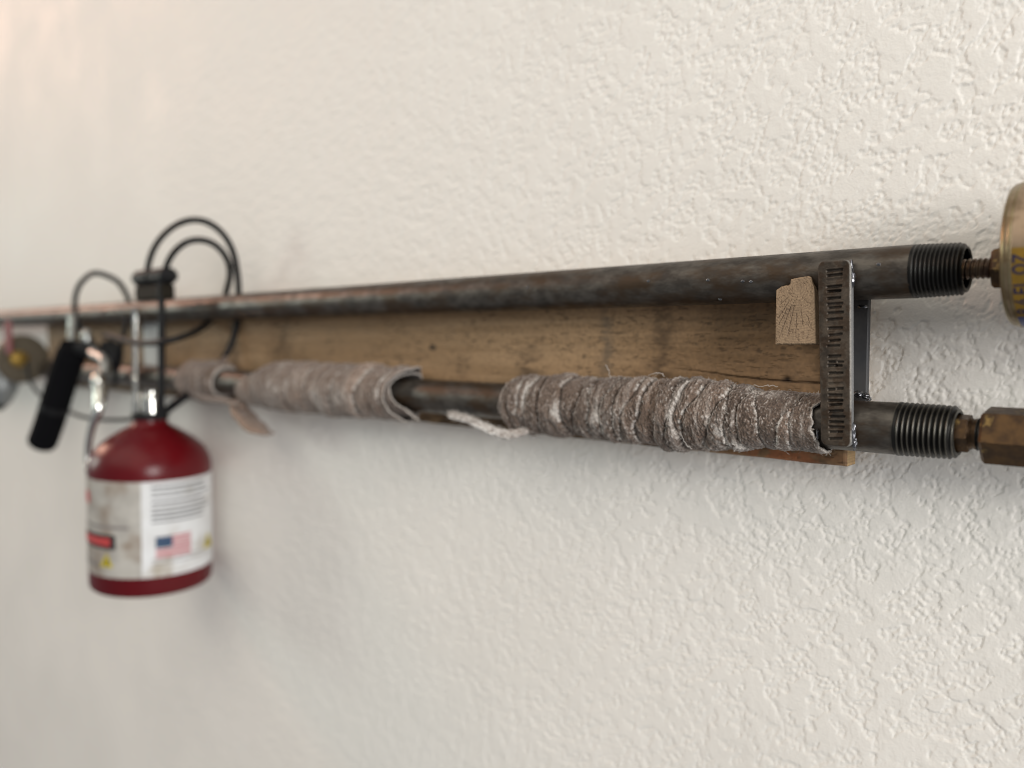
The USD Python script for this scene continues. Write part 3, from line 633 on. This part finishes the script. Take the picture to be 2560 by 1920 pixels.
# its loose twisted tail
tp = spline([at(1330, 1068, -0.034), at(1296, 1082, -0.040), at(1262, 1086, -0.043), at(1226, 1074, -0.046), at(1190, 1058, -0.048), at(1160, 1046, -0.049), at(1136, 1040, -0.0495), at(1121, 1036, -0.050)], 90)
s_ = np.linspace(0, 1, 90); rad_ = np.interp(s_, [0, 0.25, 0.5, 0.75, 0.95, 1], [0.0030, 0.0034, 0.0027, 0.0025, 0.0022, 0.0010])
v, f = tube(tp, rad_, 40, squash=0.62)
k = nz(v[:, 0] * 700, v[:, 1] * 700, v[:, 2] * 700, seed=3); kk = n1(v[:, 0] * 1700, v[:, 1] * 1700, v[:, 2] * 1700, seed=5); cc = np.repeat(tp, 40, 0); cc = np.vstack([cc, tp[:1], tp[-1:]])
dd = v - cc; v = cc + dd * (0.75 + 0.5 * k + 0.35 * (kk - 0.5))[:, None]
wh = np.clip(sstep(0.3, 0.62, k * 0.6 + kk * 0.4) * np.r_[np.repeat(np.interp(s_, [0, 0.2, 0.35, 0.7, 1], [0.15, 0.5, 1.0, 0.9, 0.7]), 40), 0.2, 0.7] + 0.15, 0, 1)[:, None]
obj('loose_tail', (v, f), M_CLOTH, near, smooth=True, tone=CL_M * (1 - wh) + wh * np.array([0.66, 0.63, 0.60]), label='whitish twisted loose end')
rng = np.random.default_rng(4); hair = []
for i in range(420):
    j = int(rng.beta(2.4, 1.2) * 89); d = rng.standard_normal(3); d[2] += 0.3; d /= np.linalg.norm(d); p = tp[j] + d * rad_[j] * 0.75; pts = [p]
    for _ in range(5): d = d + 0.55 * rng.standard_normal(3); d /= np.linalg.norm(d); p = p + d * rng.uniform(0.0003, 0.0007); pts.append(p)
    hair.append(np.array(pts))
fibres('tail_fibres', hair, 0.00016, M_FIBRE, near)
# long stray threads
stray = [[at(1527, 947, -0.030), at(1524, 935, -0.031), at(1520, 922, -0.032), at(1514, 913, -0.032)], [at(1620, 940, -0.033), at(1634, 934, -0.034), at(1650, 933, -0.034), at(1662, 941, -0.033)],
         [at(1885, 962, -0.031), at(1905, 966, -0.031), at(1925, 964, -0.031), at(1945, 968, -0.03)], [at(1555, 1096, -0.033), at(1575, 1106, -0.034), at(1600, 1103, -0.034)], [at(1700, 1075, -0.041), at(1712, 1105, -0.040), at(1730, 1122, -0.037)]]
fibres('stray_threads', [spline(s, 14) + 0.0002 * np.random.default_rng(i).standard_normal((14, 3)) for i, s in enumerate(stray)], 0.00028, M_FIBRE, near)

# middle wrap, its right end curling off the pipe
ml = lambda t: X_(592) + 0.040 * band(t, 90, 60) - 0.006 * band(t, -60, 50)
mr = lambda t: X_(978) + 0.0145 * band(t, 84, 34) + 0.0055 * band(t, -75, 34) + 0.0003 * np.sin(11 * t)
ml2 = lambda t: X_(900) + 0 * t
mr2 = lambda t: X_(986) - 0.004 * band(t, 30, 40) + 0.0170 * band(t, -62, 34) + 0.006 * band(t, 100, 30) + 0.0003 * np.sin(9 * t)
def mflare(X, Tt, Rr):
    e = np.exp(-np.maximum(Rr - X, 0) / 0.006)
    return e * (0.0006 + 0.0020 * band(Tt, 20, 50) + 0.0008 * band(Tt, -60, 40))
def mflare2(X, Tt, Rr):
    e = np.exp(-np.maximum(Rr - X, 0) / 0.005)
    return e * (0.0004 + 0.0034 * band(Tt, -68, 36))
mid_edges = [(X_(p), s, a, w_) for p, s, a, w_ in [(640, 0.004, 0.0012, 0.4), (690, 0.004, 0.0016, 0.4), (726, 0.004, 0.0018, 0.55), (770, 0.005, 0.0014, 0.5), (800, 0.005, 0.0018, 0.6), (835, 0.005, -0.0014, 0.5), (868, 0.005, 0.0018, 0.6), (900, 0.004, -0.0010, 0.5), (940, 0.003, 0.0006, 0.7), (962, 0.004, 0.0009, 0.5)]]
mw = [(X_(700), -10, 0.014, 26, 0.6), (X_(805), -20, 0.008, 28, 0.7), (X_(855), -10, 0.008, 30, 0.6), (X_(880), 5, 0.006, 22, 0.6), (X_(760), 20, 0.012, 25, 0.35)]
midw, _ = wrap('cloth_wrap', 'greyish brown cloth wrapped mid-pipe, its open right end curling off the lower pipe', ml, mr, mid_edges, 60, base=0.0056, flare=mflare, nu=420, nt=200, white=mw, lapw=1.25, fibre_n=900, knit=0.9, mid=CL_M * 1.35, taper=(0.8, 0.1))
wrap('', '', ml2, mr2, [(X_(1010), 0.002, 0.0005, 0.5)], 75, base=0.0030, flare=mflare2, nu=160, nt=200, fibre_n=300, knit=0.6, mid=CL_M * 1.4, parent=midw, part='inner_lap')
fl = spline([at(590, 1002, -0.036), at(604, 1026, -0.034), at(630, 1056, -0.030), at(660, 1078, -0.026), at(684, 1082, -0.022)], 50)
v, f = tube(fl, np.interp(np.linspace(0, 1, 50), [0, 0.35, 0.75, 1], [0.008, 0.0145, 0.013, 0.005]), 28, squash=0.28)
k = nz(v[:, 0] * 90, v[:, 1] * 90, v[:, 2] * 90, seed=8); v = v + 0.006 * (np.stack([k, k * 0.6, k], -1) - 0.5)
obj('hanging_flap', (v, f), M_CLOTH, midw, smooth=True, tone=np.tile(CL_M * 1.7, (len(v), 1)) * (0.7 + 0.7 * k)[:, None], label='loose flap hanging below the pipe')
st_ = spline([at(505, 990, -0.036), at(530, 999, -0.042), at(560, 1002, -0.043), at(600, 1014, -0.042)], 40)
v, f = tube(st_, 0.0038, 16, squash=0.6); obj('strand', (v, f), M_CLOTH, midw, smooth=True, tone=np.tile(CL_M * 1.4, (len(v), 1)))

# small far wrap
flr = lambda t: X_(442) + 0.010 * band(t, 0, 60) * 0 + 0.002 * np.sin(2 * t)
frr = lambda t: X_(530) + 0.003 * np.sin(t)
farw, _ = wrap('cloth_wrap', 'small brown cloth wrapping on the lower pipe just right of the red gas bottle', flr, frr, [(X_(452), 0.004, 0.0016, 0.2), (X_(475), 0.006, 0.0012, 0.2), (X_(505), 0.004, 0.001, 0.2)], 90, base=0.0050, nu=140, nt=110, fibre_n=0, knit=1.2, mid=CL_M * 1.25, taper=(0.5, 0.75))
tg = spline([at(520, 935, -0.026), at(545, 915, -0.026), at(566, 893, -0.025)], 24); v, f = tube(tg, np.linspace(0.006, 0.002, 24), 16, squash=0.5)
obj('loose_corner', (v, f), M_CLOTH, farw, smooth=True, tone=np.tile(CL_M * 1.5, (len(v), 1)))

# ------------------------------------------------------------------ red gas bottle
AX, AY, AR = -0.7276, -0.058, 0.0513; LEAN = math.radians(1.7); ZN = 1.40
def tilt(v):
    v = np.array(v, float); d = v[:, 2] - ZN; o = v.copy(); c, s = math.cos(LEAN), math.sin(LEAN); x = v[:, 0] - AX
    o[:, 0] = AX + x * c + d * s; o[:, 2] = ZN - x * s + d * c; return o


def lathe_z(prof, cx, cy, n=96):
    p = np.array(prof, float); t = np.arange(n) / n * 2 * np.pi
    v = np.stack([(cx + p[:, 1][:, None] * np.cos(t)).ravel(), (cy + p[:, 1][:, None] * np.sin(t)).ravel(), np.repeat(p[:, 0], n)], -1)
    return v, tri(grid_faces(len(p), n, True, True))


bottle = thing('gas_bottle', 'small dark red gas bottle with worn white label hanging from the pipes', 'gas bottle', (AX, AY, 1.236))
bp = spline([(1.3330, AR), (1.3430, 0.0502), (1.3515, 0.0463), (1.3590, 0.0394), (1.3655, 0.0304), (1.3710, 0.0212), (1.3745, 0.0158), (1.377, 0.0142)], 48)
prof = [(1.2310, 0.0), (1.2310, AR * 0.90), (1.2315, AR * 0.95), (1.2333, AR * 0.985), (1.2360, AR), (1.30, AR)] + [tuple(x) for x in bp] + [(1.3795, 0.0142), (1.3805, 0.0125), (1.3805, 0.0)]
v, f = lathe_z(prof, AX, AY); obj('body', (tilt(v), f), M_RED, bottle, smooth=40)
v, f = lathe_z([(1.3795, 0.0), (1.3795, 0.0156), (1.3840, 0.0156), (1.3855, 0.0120), (1.3855, 0.0)], AX, AY); obj('collar', (tilt(v), f), M_RUBBER, bottle, smooth=40)


def on_bottle(px, py):
    """(angle, height) on the bottle's side of the point seen at (px, py); the lean is undone to first order."""
    d = FW + (px - 1280) / FP * RT - (py - 960) / FP * UP; z = 1.3; ox = 0
    for _ in range(4):
        ox = (z - ZN) * math.sin(LEAN); o = CAM[:2] - np.array([AX + ox, AY]); a = d[:2] @ d[:2]; b = o @ d[:2]; c = o @ o - AR ** 2
        disc = max(b * b - a * c, 0); s = (-b - math.sqrt(disc)) / a; z = CAM[2] + s * d[2]
    q = o + s * d[:2]; return math.atan2(q[1], q[0]), z


def bpatch(a0, a1, z0, z1, lift, na=40, nz_=8, skew=0.0):
    t = np.linspace(a0, a1, na); zz = np.linspace(z0, z1, nz_); A, Zz = np.meshgrid(t, zz, indexing='ij'); r = AR + lift
    return tilt(np.stack([AX + r * np.cos(A), AY + r * np.sin(A), Zz], -1).reshape(-1, 3)), tri(grid_faces(na, nz_, False, True))[:, ::-1]


aL, aM, aR = on_bottle(228, 1330)[0] - 0.6, on_bottle(354, 1330)[0], on_bottle(524, 1330)[0] + 0.7
zt_, zb_ = 1.3312, 1.2490
lg = obj('label', bpatch(aL, aM, zb_, zt_, 0.0002, 60), M_LABELG, bottle, smooth=True, label='soiled grey half of the label with warning marks')
lw = obj('label', bpatch(aM, aR, zb_, zt_, 0.0003, 60), M_LABEL, bottle, smooth=True, label='white half of the label with a flag')


def mark(name, px0, py0, px1, py1, m, parent, lift=0.0005, label=None):
    A0, Z0 = on_bottle(px0, py0); A1, Z1 = on_bottle(px1, py1); c = on_bottle((px0 + px1) / 2, (py0 + py1) / 2)
    return obj(name, bpatch(A0, A1, Z1, Z0, lift, 24, 2), m, parent, smooth=True, label=label)


# flag: angles from its ends, stripes of even height
fa0, fz0 = on_bottle(389, 1345); fa1, fz1 = on_bottle(476, 1334); hgt = 0.0178; ftop = fz0 + 0.0020
for k in range(7):
    z1 = ftop - hgt * (2 * k) / 13; z0 = ftop - hgt * (2 * k + 1) / 13
    obj('flag_stripe', bpatch(fa0, fa1, z0, z1, 0.0005, 24, 2), M_FRED, lw)
obj('flag_canton', bpatch(fa0, fa0 + 0.44 * (fa1 - fa0), ftop - hgt * 7 / 13, ftop, 0.0007, 16, 2), M_FBLUE, lw)
ta0, ta1 = on_bottle(378, 1250)[0], on_bottle(520, 1240)[0]
rngt = np.random.default_rng(2)
for k, zz in enumerate([1.3255, 1.3215, 1.3175, 1.3120, 1.3075, 1.3040, 1.3000, 1.2960]):
    obj('text_line', bpatch(ta0, ta0 + (ta1 - ta0) * rngt.uniform(0.8, 1.0), zz, zz + (0.0014 if k % 3 else 0.0018), 0.0005, 24, 2), M_TEXT, lw)
for zz in (1.2640, 1.2605): obj('text_line', bpatch(ta0, ta1, zz, zz + 0.0009, 0.0005, 24, 2), M_TEXTL, lw)
def triangle(px, py0, py1, hw, parent):
    A, Zt = on_bottle(px, py0); Zb = on_bottle(px, py1)[1]; A0, A1 = on_bottle(px - hw, py1)[0], on_bottle(px + hw, py1)[0]; n = 8; rows = []
    for i in range(n + 1):
        q = i / n; rows.append(np.stack([np.linspace(A + (A0 - A) * q, A + (A1 - A) * q, 7), np.full(7, Zt + (Zb - Zt) * q)], -1))
    g = np.array(rows); r = AR + 0.0006; v = tilt(np.stack([AX + r * np.cos(g[..., 0]), AY + r * np.sin(g[..., 0]), g[..., 1]], -1).reshape(-1, 3))
    obj('warning_triangle', (v, tri(grid_faces(n + 1, 7, False, False))), M_WARN, parent)
    g2 = g[3:8].copy(); g2[..., 0] = A + (g2[..., 0] - A) * 0.22; r = AR + 0.0008
    obj('warning_mark', (tilt(np.stack([AX + r * np.cos(g2[..., 0]), AY + r * np.sin(g2[..., 0]), g2[..., 1]], -1).reshape(-1, 3)), tri(grid_faces(5, 7, False, False))), M_BLACKP, parent)
triangle(268, 1382, 1416, 16, lg); triangle(517, 1326, 1364, 10, lw)
wa0, wa1, wz_ = on_bottle(216, 1350)[0] - 0.1, on_bottle(289, 1352)[0], on_bottle(254, 1352)[1]
obj('warning_box', bpatch(wa0, wa1, wz_ - 0.0062, wz_ + 0.0062, 0.0005, 24, 2), M_BLACKP, lg); obj('warning_strip', bpatch(wa0, wa1 - 0.09, wz_ - 0.0034, wz_ + 0.0036, 0.0008, 24, 2), M_DRED, lg)
mark('text_line', 216, 1304, 322, 1314, M_TEXTL, lg); mark('text_line', 218, 1376, 240, 1386, M_TEXTL, lg); mark('text_line', 218, 1398, 248, 1404, M_TEXTL, lg)
mark('emblem', 213, 1222, 226, 1258, M_DRED, lg)
# valve: pale column, steel stem beside it
vx, vy = AX + 0.0015, AY
v, f = lathe_z([(1.385, 0.0), (1.385, 0.0094), (1.3965, 0.0090), (1.4000, 0.0070), (1.4030, 0.0070), (1.4040, 0.0080), (1.4050, 0.0080), (1.4050, 0)], AX + 0.004, AY)
obj('valve_column', (v, f), M_CHROME, bottle, smooth=40)
c0, c1 = at(357, 800, -0.0165), at(402, 908, -0.0165)
obj('bracket_plate', boxm(c0[0], c1[0], -0.0170, BF - 0.0004, ZL - 0.004, at(380, 798, -0.0165)[2], 0.0006), M_NYLON, bottle)
p0, p1 = at(340, 770, -0.068), at(340, 1050, -0.068)
obj('valve_stem', tube(spline([p0, (p0 + p1) / 2, p1], 20), 0.0029, 14), M_CHROME, bottle, smooth=True)
obj('stem_collar', blob(at(339, 947, -0.069), (0.0034, 0.0034, 0.0032), 1, 0.1), M_CHROME, bottle, smooth=True)
obj('valve_lever', tube(spline([at(402, 700, -0.062), at(404, 790, -0.063), at(404, 890, -0.063), at(403, 985, -0.063), at(402, 1046, -0.062)], 40), 0.0030, 14), M_RUBBER, bottle, smooth=True)
obj('side_clip', tube(spline([at(410, 1030, -0.055), at(440, 1008, -0.048), at(470, 985, -0.042)], 20), 0.0036, 12), M_RUBBER, bottle, smooth=True)

# ------------------------------------------------------------------ hoses and their plug block
HR = 0.0027
plug = thing('hose_plug', 'black double hose plug standing above the upper pipe over the red bottle', 'hose plug', at(388, 740, -0.058))
q0, q1 = at(347, 735, -0.066), at(430, 735, -0.052)
for (pa, pb) in ((347, 392), (386, 431)):
    a, b = at(pa, 712, -0.058), at(pb, 712, -0.058); zt = at(370, 676, -0.058)[2]; zb = at(370, 714, -0.058)[2]
    obj('plug_cap', boxm(a[0] + 0.0008, b[0] - 0.0008, -0.0665, -0.0505, zb, zt, 0.0042), M_RUBBER, plug)
a, b = at(352, 740, -0.058), at(424, 740, -0.058)
obj('plug_base', boxm(a[0], b[0], -0.064, -0.0525, at(380, 752, -0.058)[2], at(380, 713, -0.058)[2], 0.002), M_PLUGB, plug)


def hose(label, pts, r=HR):
    p = spline([at(*q) for q in pts], 120); o = thing('black_hose', label, 'hose', p[0]); obj('hose', tube(p, r, 14), M_RUBBER, o, smooth=True); return o


hose('larger black hose looping from the double plug over the pipes and down the board', [(368, 682, -0.0585), (374, 650, -0.0590), (394, 606, -0.0580), (432, 568, -0.0530), (484, 550, -0.0455), (535, 565, -0.0370), (572, 606, -0.0285), (590, 660, -0.0210), (596, 715, -0.0163), (596, 770, -0.0159), (590, 820, -0.0165), (576, 866, -0.0200), (552, 905, -0.0265)])
hose('smaller inner black hose arching from the double plug inside the larger loop', [(412, 682, -0.0585), (418, 660, -0.0590), (440, 625, -0.0570), (470, 604, -0.0510), (503, 600, -0.0440), (540, 614, -0.0360), (566, 645, -0.0280), (575, 680, -0.0215), (568, 722, -0.0163), (556, 760, -0.0158), (528, 800, -0.0165), (490, 828, -0.0400), (430, 850, -0.0700), (370, 858, -0.0745), (310, 850, -0.0700), (262, 838, -0.0650)])
hose('black hose forming a small loop above the upper pipe by the black grip', [(322, 800, -0.0165), (326, 772, -0.0160), (320, 746, -0.0180), (307, 720, -0.0280), (284, 697, -0.0430), (250, 684, -0.0520), (215, 694, -0.0560), (194, 722, -0.0560), (187, 760, -0.0550), (193, 800, -0.0560), (215, 838, -0.0580), (240, 868, -0.0600)])
hose('thin black hose crossing below the lower pipe from the grip to the bottle neck', [(175, 1030, -0.060), (200, 1040, -0.064), (240, 1048, -0.066), (290, 1050, -0.068), (345, 1046, -0.068), (375, 1043, -0.062)], 0.0018)
hose('black hose running down behind the steel stem between the two pipes', [(318, 790, -0.046), (310, 830, -0.05), (300, 880, -0.05), (292, 930, -0.048), (288, 960, -0.045)], 0.0022)

# ------------------------------------------------------------------ black grip with its clamp
gp = thing('black_grip', 'thick black foam grip with rounded end hanging at a slant left of the bottle', 'grip', at(180, 880, -0.075))
path = spline([at(186, 868, -0.074), at(163, 930, -0.078), at(135, 1020, -0.084), at(103, 1112, -0.090)], 60)
s_ = np.linspace(0, 1, 60); rr = 0.0138 * np.clip(1 - ((s_ - 0.965) / 0.035).clip(0, 1) ** 3 * 0.45, 0, 1); rr[:4] *= 0.92
obj('grip_sleeve', tube(path, rr, 32), M_FOAM, gp, smooth=40)
ring_ = path[36:39]; obj('grip_ring', tube(path[34:38], 0.0142, 32), M_RUBBER, gp, smooth=40)
obj('clamp', blob(at(276, 890, -0.052), (0.013, 0.010, 0.016), 3, 0.4), M_RUBBER, gp, smooth=True)
obj('clamp_arm', tube(spline([at(200, 868, -0.072), at(232, 880, -0.066), at(270, 900, -0.058)], 20), 0.0075, 16), M_RUBBER, gp, smooth=True)
obj('hanger_rod', tube(np.array([at(181, 790, -0.060), at(181, 840, -0.064), at(180, 884, -0.070)]), 0.0042, 16), M_STEEL, gp, smooth=True)
obj('steel_knob', blob(at(216, 848, -0.068), (0.0065, 0.005, 0.0105), 2, 0.1), M_STEEL, gp, smooth=True)

# ------------------------------------------------------------------ chrome lever
lv = thing('chrome_lever', 'bright chrome lever curving down the left side of the red bottle', 'lever', at(244, 960, -0.085))
obj('lever_link', tube(spline([at(232, 880, -0.075), at(250, 893, -0.078), at(264, 910, -0.080), at(262, 936, -0.083)], 24), 0.0048, 16), M_STEEL, lv, smooth=True)
obj('lever_head', blob(at(244, 958, -0.088), (0.0078, 0.0062, 0.0098), 5, 0.15), M_CHROME, lv, smooth=True)
lp = spline([at(247, 965, -0.088), at(250, 1000, -0.092), at(244, 1030, -0.095), at(232, 1062, -0.097), at(223, 1100, -0.099), at(220, 1140, -0.100), at(224, 1175, -0.100)], 80)
obj('lever_arm', tube(lp, np.interp(np.linspace(0, 1, 80), [0, 0.15, 0.35, 0.5, 0.9, 1], [0.0060, 0.0058, 0.0044, 0.0034, 0.0028, 0.0034]), 18), M_CHROME, lv, smooth=True)
obj('lever_tip', blob(at(224, 1172, -0.1005), (0.0040, 0.0036, 0.0052), 4, 0.1), M_CHROME, lv, smooth=True)

# ------------------------------------------------------------------ valve at the left edge
gc = at(58, 897, -0.055)
gv = thing('pressure_gauge', 'blurred bronze round gauge with gold hub and red tab at the left edge', 'gauge', gc)
v, f = lathe_x([(gc[0] - 0.010, 0.0), (gc[0] - 0.010, 0.026), (gc[0] - 0.004, 0.029), (gc[0] + 0.002, 0.028), (gc[0] + 0.002, 0.024), (gc[0], 0.0235), (gc[0], 0.0)], gc[1], gc[2], 64, cap=False)
obj('gauge_case', (v, f), M_OLIVE, gv, smooth=40)
hb = at(52, 898, -0.060); obj('gold_hub', blob((gc[0] + 0.003, hb[1], hb[2]), (0.004, 0.0105, 0.0095), 2, 0.05), M_GOLD, gv, smooth=True)
bd = at(5, 960, -0.070); obj('grey_body', blob(bd, (0.018, 0.016, 0.026), 6, 0.2), M_GREY, gv, smooth=True)
tg_ = at(22, 838, -0.078); obj('red_tab', boxm(tg_[0] - 0.009, tg_[0] + 0.009, -0.080, -0.077, tg_[2] - 0.021, tg_[2] + 0.016, 0.001), M_TAGRED, gv)
obj('gauge_wire', tube(spline([at(66, 905, -0.075), at(72, 940, -0.076), at(84, 968, -0.076), at(104, 990, -0.074)], 30), 0.0018, 10), M_RUBBER, gv, smooth=True)
obj('black_cap', blob(at(-4, 1004, -0.072), (0.009, 0.009, 0.011), 3, 0.1), M_RUBBER, gv, smooth=True)
